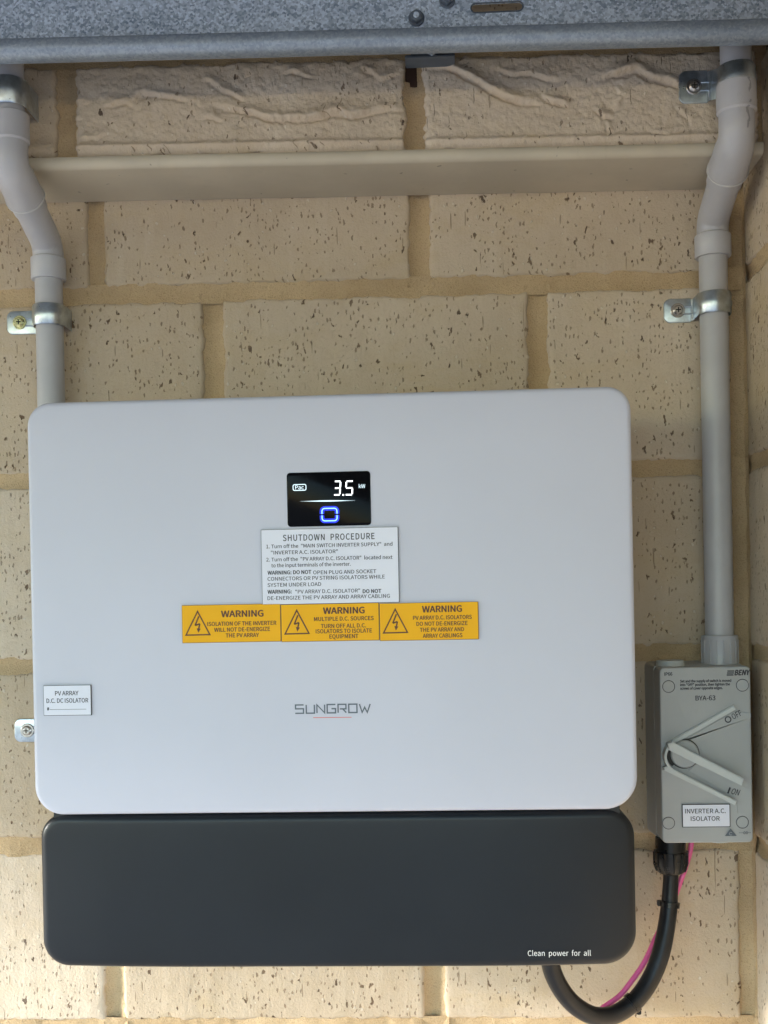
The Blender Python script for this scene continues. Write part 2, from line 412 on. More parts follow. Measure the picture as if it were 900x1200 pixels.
# ------------------------------------------------------------------ brick walls
def nz(x, y, z=0.0): return noise.noise(Vector((x, y, z)))
def brick(quad, parent, m, org=None, ax=None, out=None, cell=.0045, depth=.05, ridges=None, name='brick', rr=.0035, rough=1.0, lip=False, seed=0.0):
    """one brick. quad = four (s, z) corners (bl, br, tr, tl) on a face; ax = face direction, out = outward normal"""
    org = Vector(org or (0, 0, 0)); ax = Vector(ax or (1, 0, 0)); out = Vector(out or (0, -1, 0))
    bl, br, tr, tl = [np.array(q, float) for q in quad]
    W = np.linalg.norm(br-bl); H = np.linalg.norm(tl-bl)
    def coords(L):
        k = max(2, int((L-2*rr)/cell)); mid = [rr+(L-2*rr)*i/k for i in range(k+1)]
        return [0, .35*rr*.6, rr*.55] + mid + [L-rr*.55, L-.21*rr, L]
    us, vs = coords(W), coords(H); nu, nv = len(us), len(vs)
    V = []; F_ = []
    for v in vs:
        for u in us:
            fu, fv = u/W, v/H
            q = (bl*(1-fu)+br*fu)*(1-fv)+(tl*(1-fu)+tr*fu)*fv
            s, z = q
            # rounded, slightly chipped edges
            du = min(u, W-u); dv = min(v, H-v)
            e = 0.0
            for dd in (du, dv):
                if dd < rr: e += rr*(1-math.sqrt(max(0, 1-(1-dd/rr)**2)))
            wob = .0015*rough*nz(s*60+seed, z*60, 3.1)+.0011*rough*nz(s*240, z*260, 7.7+seed)
            if du < rr: s += wob*(1 if u < W/2 else -1)*(1-du/rr)*1.4
            if dv < rr: z += wob*(1 if v < H/2 else -1)*(1-dv/rr)*1.4
            h = -min(e, .006) + .0006*rough*nz(s*18, z*18, 1+seed)+.0003*rough*nz(s*90, z*90, 5+seed)
            chip = nz(s*55+9, z*55, 2.2+seed)
            if min(du, dv) < .005 and chip > .25: h -= (chip-.25)*.006*(1-min(du, dv)/.005)
            if ridges: h += ridges(s, z)
            if lip:
                h += .0026*math.exp(-((v-.0095)/.0022)**2) - .0022*max(0, 1-v/.0085)
            V.append(org+ax*s+Vector((0, 0, 1))*z+out*h)
    for j in range(nv-1):
        for i in range(nu-1):
            a = j*nu+i; F_.append((a, a+1, a+nu+1, a+nu))
    n0 = len(V)
    per = [i for i in range(nu)]+[j*nu+nu-1 for j in range(1, nv)]+[(nv-1)*nu+i for i in range(nu-2, -1, -1)]+[j*nu for j in range(nv-2, 0, -1)]
    for k in per: V.append(V[k]-out*depth)
    L = len(per)
    for k in range(L): F_.append((per[k], n0+k, n0+(k+1) % L, per[(k+1) % L]))
    me = bpy.data.meshes.new('brick'); me.from_pydata([tuple(v) for v in V], [], F_); me.update()
    bm = bmesh.new(); bm.from_mesh(me); bmesh.ops.recalc_face_normals(bm, faces=bm.faces); bm.to_mesh(me); bm.free()
    c = org+ax*float((bl[0]+br[0])/2)+Vector((0, 0, float((bl[1]+tl[1])/2)))
    o = link(name, me, m, parent, loc=c, smooth=False); me.shade_smooth(); return o
def joint(a, b, half, p_edge, p_mid, org=None, ax=None, out=None, cell=.004, seed=0.0):
    """a concave mortar joint from a to b, both (s, z) on the face; depths negative = recessed"""
    org = Vector(org or (0, 0, 0)); ax = Vector(ax or (1, 0, 0)); out = Vector(out or (0, -1, 0))
    a = np.array(a, float); b = np.array(b, float); L = np.linalg.norm(b-a); t = (b-a)/L; nrm = np.array([-t[1], t[0]])
    n = max(2, int(L/cell)); K = 7; V = []; F_ = []
    for i in range(n+1):
        for k in range(K):
            c = (k/(K-1)*2-1); q = a+t*L*i/n+nrm*half*c*1.35
            s, z = q
            h = p_mid+(p_edge-p_mid)*min(1, abs(c)*1.15)**2 + .0013*nz(s*40, z*40, 11+seed)+.0009*nz(s*160, z*160, 4+seed)
            V.append(tuple(org+ax*float(s)+Vector((0, 0, float(z)))+out*h))
    for i in range(n):
        for k in range(K-1):
            q = i*K+k; F_.append((q, q+1, q+K+1, q+K))
    me = bpy.data.meshes.new('j'); me.from_pydata(V, [], F_); me.update(); return me

def line_z(a, b, p=0.0):
    A = P(*a, p); B = P(*b, p); k = (B[2]-A[2])/(B[0]-A[0]); return lambda x: A[2]+k*(x-A[0])
def lerp_x(a, b, p=0.0):
    A = P(*a, p); B = P(*b, p); k = (B[0]-A[0])/(B[2]-A[2]); return lambda z: A[0]+k*(z-A[2])

XL, XR = -1.45, .604
wall = thing('brick_wall', 'cream wire-cut brick wall with recessed tan mortar joints, behind the white inverter', 'wall', (.2, 0, gz))
mort = []
mort.append(box(XL, XR, .014, .10, gz, .36, 0))
beds = [line_z((20, 349), (757, 329)), line_z((15, 564), (780, 548)), line_z((15, 781), (780, 765)), line_z((25, 992), (740, 986)), line_z((20, 1205), (740, 1203))]
bh = [.0076, .0066, .0066, .0073, .0073]
b0 = lambda x: beds[0](x)+.172
beds_all = [b0]+beds; bh_all = [.007]+bh
for k in range(1, 6):
    beds_all.append(lambda x, k=k: beds[-1](x)*max(0, 1-k*.3)+(beds[-1](.25))*min(1, k*.3)-.172*k); bh_all.append(.007)
# vertical joints: (x at mid height as a function of z) and half width, per course between bed k and bed k+1
def vj(px, py, hw): x = X(px, py, 0); return (x, hw)
courses = [
    [vj(112, 280, .0078), vj(492, 280, .0092)],
    [vj(250, 410, .0095), vj(630.5, 410, .0090)],
    [vj(122, 670, .0080), vj(505, 670, .0080)],
    [vj(256, 890, .0080), vj(640, 890, .0080)],
    [vj(134, 1150, .0085), vj(509.5, 1150, .0095)],
    [vj(262, 1290, .0080), (X(262, 1290, 0)+.315, .0080)],
    [(X(134, 1150, 0), .008), (X(509, 1150, 0), .008)],
]
for k in range(2): courses.append([(courses[5+k][0][0], .008), (courses[5+k][1][0], .008)])
seed = 0
for ci, js in enumerate(courses):
    top, bot = beds_all[ci], beds_all[ci+1]; ht, hb = bh_all[ci], bh_all[ci+1]
    vis = ci < 5
    js = [(js[0][0]-.315*2, .008), (js[0][0]-.315, .008)]+js
    if js[-1][0]+.315 < XR-.05: js.append((js[-1][0]+.315, .008))
    xs = [XL+.02]+[j[0] for j in js]+[XR-.011]; hw = [0]+[j[1] for j in js]+[0]
    for i in range(len(xs)-1):
        x0, x1 = xs[i]+hw[i], xs[i+1]-hw[i+1]
        quad = [(x0, bot(x0)+hb), (x1, bot(x1)+hb), (x1, top(x1)-ht), (x0, top(x0)-ht)]
        seed += 1
        seen = vis and x1 > -.2
        brick(quad, wall, M_brick, cell=.004 if seen else .03, seed=seed*1.37, depth=.013)
    for (x, h_) in js[:]:
        seen = vis and x > -.2
        mort.append(joint((x, bot(x)), (x, top(x)), h_, -.0022, -.0065, cell=.003 if seen else .03, seed=x))
    seen = vis
    x0, x1 = (XL, XR)
    mort.append(joint((-.2, bot(-.2)), (XR, bot(XR)), hb, -.0012, -.0034, cell=.003 if seen else .03, seed=ci))
    mort.append(joint((XL, bot(XL)), (-.2, bot(-.2)), hb, -.0022, -.0050, cell=.03, seed=ci))
# corner fillet of mortar beside the side wall
mort.append(joint((XR-.007, gz+.1), (XR-.007, .2), .0075, -.002, -.0045, cell=.006, seed=3))

# ---- projecting upper courses over the lintel
PU = .080
ub = line_z((100, 187), (800, 175.5), PU)      # underside of the bricks
ut = line_z((100, 77), (800, 58), PU)          # top of the bricks
mort.append(prism([(XL, ub(XL)+.004), (XR, ub(XR)+.004), (XR, .36), (XL, .36)], -.013, PU-.016))
RID = [([(238, 88), (262, 104), (290, 116)], 5, .0035), ([(240, 120), (275, 128), (300, 131), (330, 141), (355, 137), (385, 131), (420, 132), (455, 127), (478, 128)], 5.5, .0050),
       ([(150, 122), (168, 108), (200, 112), (225, 117)], 5, .0030), ([(120, 125), (140, 118), (160, 123)], 5, .0022), ([(95, 162), (112, 162), (125, 152)], 4, .0022),
       ([(330, 80), (352, 88), (370, 90)], 4, .0022), ([(420, 75), (445, 92), (470, 86)], 5, .0022), ([(235, 138), (250, 136), (262, 140)], 4, .0020),
       ([(500, 72), (530, 80), (558, 95), (590, 110), (612, 119), (634, 122)], 6, .0055), ([(636, 112), (650, 117), (664, 124)], 5, .0045),
       ([(575, 80), (600, 86), (620, 84), (650, 91), (666, 93)], 5, .0026), ([(698, 90), (722, 86), (742, 79), (762, 88), (790, 98), (800, 101)], 6, .0055),
       ([(695, 125), (708, 134), (720, 133)], 5, .0035), ([(712, 140), (716, 155)], 4, .0025), ([(720, 100), (728, 112), (724, 124)], 4, .0018),
       ([(790, 120), (805, 135), (812, 150)], 4, .0022), ([(760, 150), (780, 156), (800, 152)], 4, .0018)]
RL = []
for pts, wpx, hh in RID:
    q = [P(a, b, PU) for a, b in pts]; RL.append(([(a[0], a[2]) for a in q], wpx*.00054, hh*1.0))
def ridges(s, z):
    h = .0008*nz(s*28, z*60, 40)+0.0006*nz(s*120, z*190, 43)+.0006*nz(s*330, z*330, 47)+.0004*nz(s*620, z*620, 49)
    s2 = s+.0035*nz(s*60, z*60, 21)+.0012*nz(s*240, z*240, 22); z2 = z+.0035*nz(s*60, z*60, 27)+.0014*nz(s*240, z*240, 28)
    for pts, wd, hh in RL:
        if s < pts[0][0]-.02 or s > pts[-1][0]+.02: continue
        best = 1; sg = 0; tt = 0; n = len(pts)-1
        for i in range(n):
            ax_, az = pts[i]; bx, bz = pts[i+1]; dx, dz = bx-ax_, bz-az; l2 = dx*dx+dz*dz
            t = max(0, min(1, ((s2-ax_)*dx+(z2-az)*dz)/l2)); ex, ez = s2-ax_-t*dx, z2-az-t*dz; d = math.hypot(ex, ez)
            if d < best: best = d; sg = 1 if ez > 0 else -1; tt = (i+t)/n
        ta = min(1, 4*tt, 4*(1-tt)+.12)*(.75+.5*nz(s*80, z*80, 60))
        wd2 = wd*(1.7 if sg > 0 else .32)              # gentle above, steep and undercut below
        if best < wd2*2.4: h += hh*ta*math.exp(-(best/wd2)**2)
        if sg < 0 and best < wd*3: h -= .75*hh*ta*math.exp(-((best-wd*.95)/(wd*.5))**2)
    return h
ux = [(XL+.02, XL+.30), (XL+.32, X(-320, 120, PU)-.0), (X(65, 120, PU)-.305, X(65, 120, PU)), (X(88, 120, PU), X(475, 120, PU)), (X(497, 120, PU), X(889, 120, PU))]
ux = [(X(65, 120, PU)-.945, X(65, 120, PU)-.640), (X(65, 120, PU)-.623, X(65, 120, PU)-.322)]+ux[2:]
for i, (x0, x1) in enumerate(ux):
    seen = i >= 2
    quad = [(x0, ub(x0)+.0017), (x1, ub(x1)+.0017), (x1, ut(x1)), (x0, ut(x0))]
    brick(quad, wall, M_brick_rough, org=(0, -PU, 0), cell=.00115 if i >= 3 else (.004 if seen else .03), ridges=ridges if seen else None, lip=True, rough=1.5, seed=30+i*2.1, depth=.015, rr=.004)
hole_top, hole_bot = Z(481, 66, PU), Z(481, 92, PU)
for i in range(len(ux)-1):
    xa, xb = ux[i][1], ux[i+1][0]; xm = (xa+xb)/2; hw_ = (xb-xa)/2
    if i == 3:
        mort.append(joint((xm, ub(xm)-.001), (xm, hole_bot), hw_, -.004, -.009, org=(0, -PU, 0), cell=.003, seed=8))
        xr_ = X(487, 80, PU); mort.append(joint(((xr_+xb)/2+.001, hole_bot-.001), ((xr_+xb)/2+.001, ut(xm)+.004), (xb-xr_)/2*.75, -.004, -.005, org=(0, -PU, 0), cell=.003, seed=9))
    else:
        mort.append(joint((xm, ub(xm)-.001), (xm, ut(xm)+.004), hw_, -.004, -.009, org=(0, -PU, 0), cell=.003, seed=i))
mort.append(joint((-.2, ut(-.2)+.0085), (XR, ut(XR)+.0085), .0085, -.001, -.0045, org=(0, -PU, 0), cell=.003, seed=5))
mort.append(joint((XR-.005, ub(XR)), (XR-.005, ut(XR)+.01), .0065, -.003, -.006, org=(0, -PU, 0), cell=.003, seed=6))
for i in range(2):
    x0 = .25-.315*(1-i)+.008 - .12; x1 = min(x0+.299, XR)
    brick([(x0, ut(x0)+.017), (x1, ut(x1)+.017), (x1, ut(x1)+.13), (x0, ut(x0)+.13)], wall, M_brick, org=(0, -PU, 0), cell=.01, seed=50+i, depth=.015)
mo = link('mortar', join(*mort), M_mortar, wall, smooth=False); mo.data.shade_smooth()

# ---- side wall at the right, running towards the camera
side = thing('side_wall', 'cream brick return wall at the right edge, meeting the main wall at a corner', 'wall', (XR, -.2, gz))
sm = [box(XR+.012, XR+.10, -.66, .10, gz, .36, 0)]
for ci in range(0, 9):
    zt = beds_all[ci](XR)-bh_all[ci]; zb = beds_all[ci+1](XR)+bh_all[ci+1]
    st = .011 if ci % 2 == 0 else .011
    cuts = [st, .16, .475, .65] if ci % 2 else [st, .317, .632, .65]
    for a, b in zip(cuts[:-1], cuts[1:]):
        if b-a < .05: continue
        # runs along -y: s = distance from the corner
        brick([(a, zb), (b-.013, zb), (b-.013, zt), (a, zt)], side, M_brick, org=(XR, 0, 0), ax=(0, -1, 0), out=(-1, 0, 0), cell=.005 if ci < 5 and a < .1 else .03, seed=70+ci*1.9+a, depth=.011)
        sm.append(joint((b-.0065, zb-.007), (b-.0065, zt+.007), .0065, -.003, -.007, org=(XR, 0, 0), ax=(0, -1, 0), out=(-1, 0, 0), cell=.006, seed=ci))
    sm.append(joint((0, zb-.0068), (.65, zb-.0068), .0068, -.002, -.005, org=(XR, 0, 0), ax=(0, -1, 0), out=(-1, 0, 0), cell=.006, seed=ci+.5))
sm.append(joint((.004, gz+.1), (.004, .2), .007, -.001, -.003, org=(XR, 0, 0), ax=(0, -1, 0), out=(-1, 0, 0), cell=.006, seed=33))
so_ = link('mortar', join(*sm), M_mortar, side, smooth=False); so_.data.shade_smooth()

# ------------------------------------------------------------------ lintel
lb = line_z((100, 197), (800, 182), PU+.003)
prof = [(.0, 0), (-(PU-.003), 0)]
for k in range(1, 7):
    a = math.pi/2*k/6; prof.append((-(PU-.003)-.006*math.sin(a), .006-.006*math.cos(a)))
prof += [(-(PU+.003), .0085), (-(PU+.002), .0102), (-(PU-.001), .0112), (-(PU-.02), .0112), (0, .0112)]
V = []; F_ = []; NX = 40; K = len(prof)
for i in range(NX+1):
    x = XL+(XR-.001-XL)*i/NX
    for (y, z) in prof: V.append((x, y, lb(x)+z+.0006*nz(x*6, 0, 3)))
for i in range(NX):
    for k in range(K): a, b = i*K+k, i*K+(k+1) % K; F_.append((a, b, b+K, a+K))
F_ += [tuple(range(K)), tuple(range(NX*K, NX*K+K))]
lin = link('lintel', mesh(V, F_), M_lintel, loc=(0, 0, lb(0)))
lin['label'] = 'beige painted steel lintel strip running under the rough top course of bricks'; lin['category'] = 'lintel'

# ------------------------------------------------------------------ galvanised beam
PB = .150
bb_ = line_z((0, 68), (900, 45), PB+.008)
beam = thing('steel_beam', 'galvanised steel beam with speckled zinc face across the top of the wall', 'beam', (.25, -PB, bb_(.25)))
prof = [(-.146, .0006), (-.150, .0)]
for k in range(0, 7):
    a = math.pi/2*k/6*1.0; prof.append((-(PB+.002)-.009*math.sin(a), .008-.008*math.cos(a)))
prof += [(-(PB+.0108), .0125), (-(PB+.0095), .0148), (-(PB+.006), .0160), (-PB-.0006, .0164), (-PB+.002, .0164), (-PB+.004, .0030)]
V = []; F_ = []; NX = 60; K = len(prof)
for i in range(NX+1):
    x = XL+(XR-.002-XL)*i/NX
    for (y, z) in prof: V.append((x, y, bb_(x)+z+.0004*nz(x*9, 0, 8)))
for i in range(NX):
    for k in range(K): a, b = i*K+k, i*K+(k+1) % K; F_.append((a, b, b+K, a+K))
F_ += [tuple(range(K)), tuple(range(NX*K, NX*K+K))]
link('lower_lip', mesh(V, F_), M_galv2, beam)
# web with a slotted hole
bm = bmesh.new()
zt_ = .105
outer = [(XL, bb_(XL)+.0155), (XR-.002, bb_(XR)+.0155), (XR-.002, bb_(XR)+zt_), (XL, bb_(XL)+zt_)]
sx0, sx1, sz0, sz1 = X(552, 14, PB), X(613, 14, PB), Z(583, 14, PB), Z(583, 3, PB)
slot = rrect(sx0, sx1, sz0, sz1, (sz1-sz0)/2*.98, 6)
ov = [bm.verts.new((a, -PB, b)) for a, b in outer]; iv = [bm.verts.new((a, -PB, b)) for a, b in slot]
for L in (ov, iv):
    for i in range(len(L)): bm.edges.new((L[i], L[(i+1) % len(L)]))
bmesh.ops.triangle_fill(bm, use_beauty=True, use_dissolve=False, edges=list(bm.edges))
r = bmesh.ops.extrude_face_region(bm, geom=list(bm.faces))
for g_ in r['geom']:
    if isinstance(g_, bmesh.types.BMVert): g_.co.y += .0022
bmesh.ops.recalc_face_normals(bm, faces=bm.faces)
me = bpy.data.meshes.new('web'); bm.to_mesh(me); bm.free(); link('web', me, M_galv, beam, smooth=False)
link('lip_crease', tube([(XL, -PB-.0006, bb_(XL)+.0170), (XR-.003, -PB-.0006, bb_(XR)+.0170)], .0007, 6), M_steelb, beam)
link('slot_edge', join(*[tube([(a[0], -PB-.0003, a[1]) for a in slot+[slot[0], slot[1]]], .0006, 6, False)]), M_steelb, beam)
link('top_flange', box(XL, XR-.002, -PB, -.13, bb_(.25)+zt_-.004, bb_(.25)+zt_-.002, .0005), M_galv2, beam)
for (a, b) in ((488, 22), (524, 1)):
    c = P(a, b, PB); 
    bo = link('bolt', join(disc(c[0], PB+.0003, PB+.0017, c[2], .0064, 28, .0004), disc(c[0], PB+.0015, PB+.0062, c[2], .0050, hexa=True, bev=.0007)), M_steelb, beam, smooth=False)
    link('bolt_tip', disc(c[0], PB+.006, PB+.0072, c[2], .0024, 16, .0003), M_galv, bo)
# bracket
c0, c1 = P(476, 68, .098), P(533, 66, .098)
br_ = thing('steel_bracket', 'small dark steel bracket under the beam above the vertical mortar joint', 'bracket', (c0[0], -.098, c0[2]))
zb_ = (c0[2]+c1[2])/2
link('plate', join(box(c0[0]+.004, c1[0], -.100, -.097, zb_, zb_+.02, .0006), box(c0[0]-.001, c1[0], -.100, -.08, zb_-.0005, zb_+.002, .0006)), M_steelb, br_)
cn = P(506, 57, .1035); link('nut', disc(cn[0], .1, .104, cn[2], .0045, hexa=True), M_galv, br_, smooth=False)
link('hole_shade_fill', box(X(476, 80, PU)-.001, X(487, 80, PU)+.001, -PU+.008, -PU+.014, hole_bot-.004, hole_top+.02, .0003), M_hole_shade, br_)  # brown-black fill standing in for the shade inside the open hole

# ------------------------------------------------------------------ conduits
PR = .0126
def conduit(name, label, pxl, pyl, zend, coupling=None):
    PL, PH = .0200, PU+.029
    x = X(pxl, pyl, PL)
    root = thing(name, label, 'conduit', (x, -PL, zend), 'conduits rising up the wall')
    zA, zB = .046, .084                        # corner heights of the two 45 degree bends
    ctrl = [(x, -PL, -.01), (x, -PL, zA), (x, -PH, zB), (x, -PH, .15)]
    path = fillet(ctrl, .017, 10)
    link('straight_pipe', tube([(x, -PL, zend), (x, -PL, .02)], PR), M_pvc, root)
    link('upper_pipe', tube([(x, -PH, .115), (x, -PH, .22)], PR), M_pvc, root)
    # split path at the middle of the slope
    mid = Vector((x, -(PL*.36+PH*.64), zA*.36+zB*.64)); d = (Vector(ctrl[2])-Vector(ctrl[1])).normalized()
    i_mid = min(range(len(path)), key=lambda i: abs((path[i]-mid).dot(d)) if .02 < 1 else 9)
    low = [q for q in path if (q-mid).dot(d) < -.002 and q.z < mid.z]; high = [q for q in path if (q-mid).dot(d) > .001 and q.z > mid.z]
    R1, R0 = .0160, .0140
    # lower fitting
    pts = [Vector((x, -PL, z)) for z in (.0130, .0131, .0140, .0325, .0340)]; rad = [PR, R1-.0006, R1, R1, R0]
    lb_ = [q for q in low if q.z > .0345]
    pts += lb_; rad += [R0]*len(lb_)
    low_end = (mid-d*.016); pts = [q for q in pts if (q-low_end).dot(d) < 0 or q.z < zA-.008]; rad = rad[:len(pts)]; pts += [mid-d*.0150, mid-d*.0140, mid-d*.0005, mid+d*.004]; rad += [R0, R1-.0008, R1-.0006, R1-.0008]
    link('elbow', tube(pts, rad), M_pvc2, root)
    # upper fitting
    pts = [mid-d*.0002, mid, mid+d*.001, mid+d*.008]; rad = [R0, R1+.0012, R1+.0014, R1+.0006]
    hb_ = [q for q in high if (q-mid).dot(d) > .0095 or q.z > zB+.004]
    cutz = .1045
    hb_ = [q for q in hb_ if q.z < cutz-.002]
    n = len(hb_); pts += hb_; rad += [R1+.0006-(R1+.0006-R0-.0006)*min(1, (i+1)/max(1, n*.6)) for i in range(n)]
    zc = [cutz, cutz+.0015, cutz+.0235, cutz+.0245, cutz+.0247]; pts += [Vector((x, -PH, z)) for z in zc]; rad += [R0+.0006, R1+.0002, R1+.0002, R1-.0006, PR]
    link('elbow', tube(pts, rad), M_pvc2, root)
    ringp = [mid-d*.0016, mid-d*.0014, mid+d*.0002, mid+d*.0003]
    link('socket_rim', tube(ringp, [R1-.001, R1+.0016, R1+.0017, R1]), M_rim_highlight, root)
    return root, x, PL, PH
lc, xl, PL, PH = conduit('conduit', 'left grey plastic conduit running down behind the white inverter cover', 59, 420, -.46)
iz_top = Z(828, 778, .040)
rc, xr, PL, PH = conduit('conduit', 'right grey plastic conduit running down into the isolator switch box', 840, 560, iz_top)
zc0 = Z(842, 745, .03)
rb = [(x_, -PL, z_) for x_, z_ in ((xr, zc0+.0003), (xr, zc0), (xr, zc0-.001), (xr, iz_top-.004))]
cpl = [tube(rb, [PR, .0155, .0161, .0161])]
for k in range(16):
    a = 2*math.pi*k/16; cpl.append(tube([(xr+.0161*math.cos(a), -PL-.0161*math.sin(a), zc0-.004), (xr+.0161*math.cos(a), -PL-.0161*math.sin(a), iz_top)], .0006, 6))
link('coupling', join(*cpl), M_pvc2, rc)

def clip(x, pc, wallp, zc, tabx, label, yellow=False, hw=.0098, bz=0.0):
    """saddle clip: band round the pipe (axis x, pc), tab flat on the wall to the left"""
    root = thing('pipe_clip', label, 'clip', (x, -wallp, zc), 'zinc saddle clips')
    r = PR+.0022 if pc < .05 else .0163+.0008
    if pc >= .05: r = .0150
    # band: from the tab, round the front, back to the wall on the right
    prof = [(tabx+.012, wallp+.0016), (x-r-.0020, wallp+.0018), (x-r-.0003, wallp+.0035)]
    for k in range(0, 17):
        a = math.pi-math.pi*k/16; prof.append((x+r*math.cos(a), pc+r*math.sin(a)))
    prof += [(x+r+.0001, wallp+.001)]
    V = []; F_ = []
    zs = [(-hw, 0), (-hw+.0012, .0006), (-.003, .0006), (0, .0014), (.003, .0006), (hw-.0012, .0006), (hw, 0)]
    for (a, b) in prof:
        dx, dp = a-x, b-pc; L = math.hypot(dx, dp) or 1
        on = 1 if b > wallp+.004 else 0
        for (zz, bump_) in zs: V.append((a+dx/L*bump_*on, -(b+dp/L*bump_*on), zc+zz+bz*on))
    K = len(zs)
    for i in range(len(prof)-1):
        for k in range(K-1): q = i*K+k; F_.append((q, q+1, q+K+1, q+K))
    me = mesh(V, F_)
    bm = bmesh.new(); bm.from_mesh(me); bmesh.ops.solidify(bm, geom=list(bm.faces), thickness=.0009); bm.to_mesh(me); bm.free()
    link('band', me, M_zinc, root)
    tab = slab(tabx, x-r-.0018, zc-hw-.0012, zc+hw+.0012, [.006, .0005, .0005, .006], edge(wallp+.0004, wallp+.0022, .0006), 6)
    tb = link('tab', tab, M_zinc, root)
    sx = tabx+.0125
    rib = [tube([(sx+.003, -wallp-.0022, zc+s), (x-r-.001, -wallp-.0024, zc+s)], .0008, 8) for s in (.0034, -.0034)]
    link('rib', join(*rib), M_zinc, root)
    scr = link('screw', join(disc(sx, wallp+.0023, wallp+.0033, zc, .0066, 28, .0005), disc(sx, wallp+.0033, wallp+.0058, zc, .0046, 24, .0014)), M_screwy if yellow else M_screw, root)
    link('screw_slot', join(*[box(sx-a, sx+a, -wallp-.00605, -wallp-.0055, zc-b, zc+b, .0001, 1) for a, b in ((.0024, .0005), (.0005, .0024))]), M_gap_shade, scr, smooth=False)
    return root
clip(xl, PL, 0.0, Z(25, 378, .002), X(8, 378, .002), 'zinc saddle clip with a yellow screw on the left conduit above the inverter', True)
clip(xl, PL, 0.0, Z(30, 856, .002), X(17, 856, .002), 'zinc clip half hidden behind the left edge of the inverter below the small white label')
clip(xr, PL, 0.0, Z(795, 364, .002), X(778, 364, .002), 'zinc saddle clip on the straight right conduit below its bend')
clip(xr, PH, PU, Z(815, 103, PU), X(795, 103, PU), 'zinc saddle clip on the right conduit beside the rough top bricks', hw=.0125, bz=-.010)
clip(xl, PH, PU, Z(18, 112, PH), xl-.053, 'dark zinc saddle clip on the left conduit just under the beam', hw=.0115)

# ------------------------------------------------------------------ inverter
PF = .150
X0, X1 = -.0118, .4770; ZT, ZB = -.1238, -.4608
inv = thing('solar_inverter', 'white solar inverter with a charcoal lower cover, lit display and yellow warning labels', 'inverter', (.23, 0, -.583))
def dome(pb, pf, r, k=8, extra=.0010):
    out = [(0, pb), (0, pf-r*1.1)]
    for i in range(1, k+1):
        a = math.pi/2*i/k; out.append((r*(1-math.cos(a)), pf-extra-r*.75*(1-math.sin(a))))
    out += [(r+.004, pf-extra*.78), (r+.009, pf-extra*.58), (r+.015, pf-extra*.38), (r+.023, pf-extra*.20), (r+.033, pf-extra*.07), (r+.045, pf)]
    return out
link('body', join(slab(X0+.030, X1-.030, -.560, ZT-.02, .02, edge(.03, .105, .004)), *[box(X0+.035+i*.012, X0+.038+i*.012, -.03, -.006, -.54, ZT-.04, .0005, 1) for i in range(34)]), M_body, inv)
link('front_cover', slab(X0, X1, ZB, ZT, [.0235, .0260, .0190, .0190], dome(.098, PF, .0042, extra=.0006), 12), M_white, inv)
bx0, bx1, bzt, bzb = -.0112, .4755, -.4620, -.5872
lc_prof = dome(.085, PF-.0015, .0065, extra=.0003)
lcm = slab(bx0, bx1, bzb, bzt, [.022, .026, .022, .020], lc_prof, 12)
bm = bmesh.new(); bm.from_mesh(lcm)                     # gently bowed front: split it into narrow columns, then bend them
for i in range(1, 60):
    xx_ = bx0+(bx1-bx0)*i/60
    bmesh.ops.bisect_plane(bm, geom=list(bm.verts)+list(bm.edges)+list(bm.faces), plane_co=(xx_, 0, 0), plane_no=(1, 0, 0))
for v in bm.verts:
    if v.co.y < -.12:
        u_ = abs((v.co.x-(bx0+bx1)/2)/((bx1-bx0)/2)); v.co.y += .0070*max(0, (u_-.42)/.58)**2.2
bm.to_mesh(lcm); bm.free()
link('lower_cover', lcm, M_black, inv)
link('seam', slab(bx0+.012, bx1-.012, bzt-.008, ZB+.008, .004, [(0, .09), (0, .1405)]), M_gap_shade, inv)  # filler whose dark colour paints the shade between the covers
PS = PF+.0001
def px_rect(a, b, c, d, p):
    """pixel box -> x0, x1, z0, z1 (upright in the world)"""
    xm, ym = (a+b)/2, (c+d)/2
    return X(a, ym, p), X(b, ym, p), Z(xm, d, p), Z(xm, c, p)
# display
dx0, dx1, dz0, dz1 = px_rect(336.5, 434.5, 553, 616.5, PF)
disp = link('display', slab(dx0, dx1, dz0, dz1, .0028, edge(PF-.002, PF+.0006, .0004)), M_disp, inv)
PD = PF+.0008
def seg(u, v): return None
def led(lines, wd, x0p, x1p, yb, yt, m, name, slant=0.08, parent=disp):
    A = P(x0p, yb, PD); B = P(x1p, yb, PD); T = P(x0p, yt, PD)
    w_, h_ = B[0]-A[0], T[2]-A[2]
    return link(name, strokes(lines, wd, lambda u, v: (A[0]+u*w_+slant*v*h_, A[2]+v*h_), PD), m, parent, smooth=False)
three = [[(.08, 1), (.92, 1)], [(.95, .95), (.95, .55)], [(.15, .5), (.92, .5)], [(.95, .45), (.95, .05)], [(.08, 0), (.92, 0)]]
five = [[(.92, 1), (.08, 1)], [(.05, .95), (.05, .55)], [(.08, .5), (.92, .5)], [(.95, .45), (.95, .05)], [(.92, 0), (.08, 0)]]
led(three, .00105, 391, 398.6, 580, 564.2, M_led, 'digit')
led(five, .00105, 404.6, 413, 579.8, 564, M_led, 'digit')
c = P(402.2, 580, PD); link('decimal_point', disc(c[0], PD-.0001, PD, c[2], .0007, 12, .00001), M_led, disp, smooth=False)
link('unit_text', text('kW', 420.5, 428, 572, 4.4, PD, -.006), M_led2, disp, smooth=False)
c = [P(343.5, 574.8, PD), P(358.5, 567.6, PD)]
a0, a1, c0_, c1_ = c[0][0], c[1][0], c[0][2], c[1][2]
rr_ = rrect(a0, a1, c0_, c1_, .0012, 4); rr_.append(rr_[0])
link('mode_icon', join(strokes([rr_], .0006, lambda u, v: (u, v), PD), text('Pac', 346, 356, 573.6, 4.6, PD, -.004)), M_led2, disp, smooth=False)
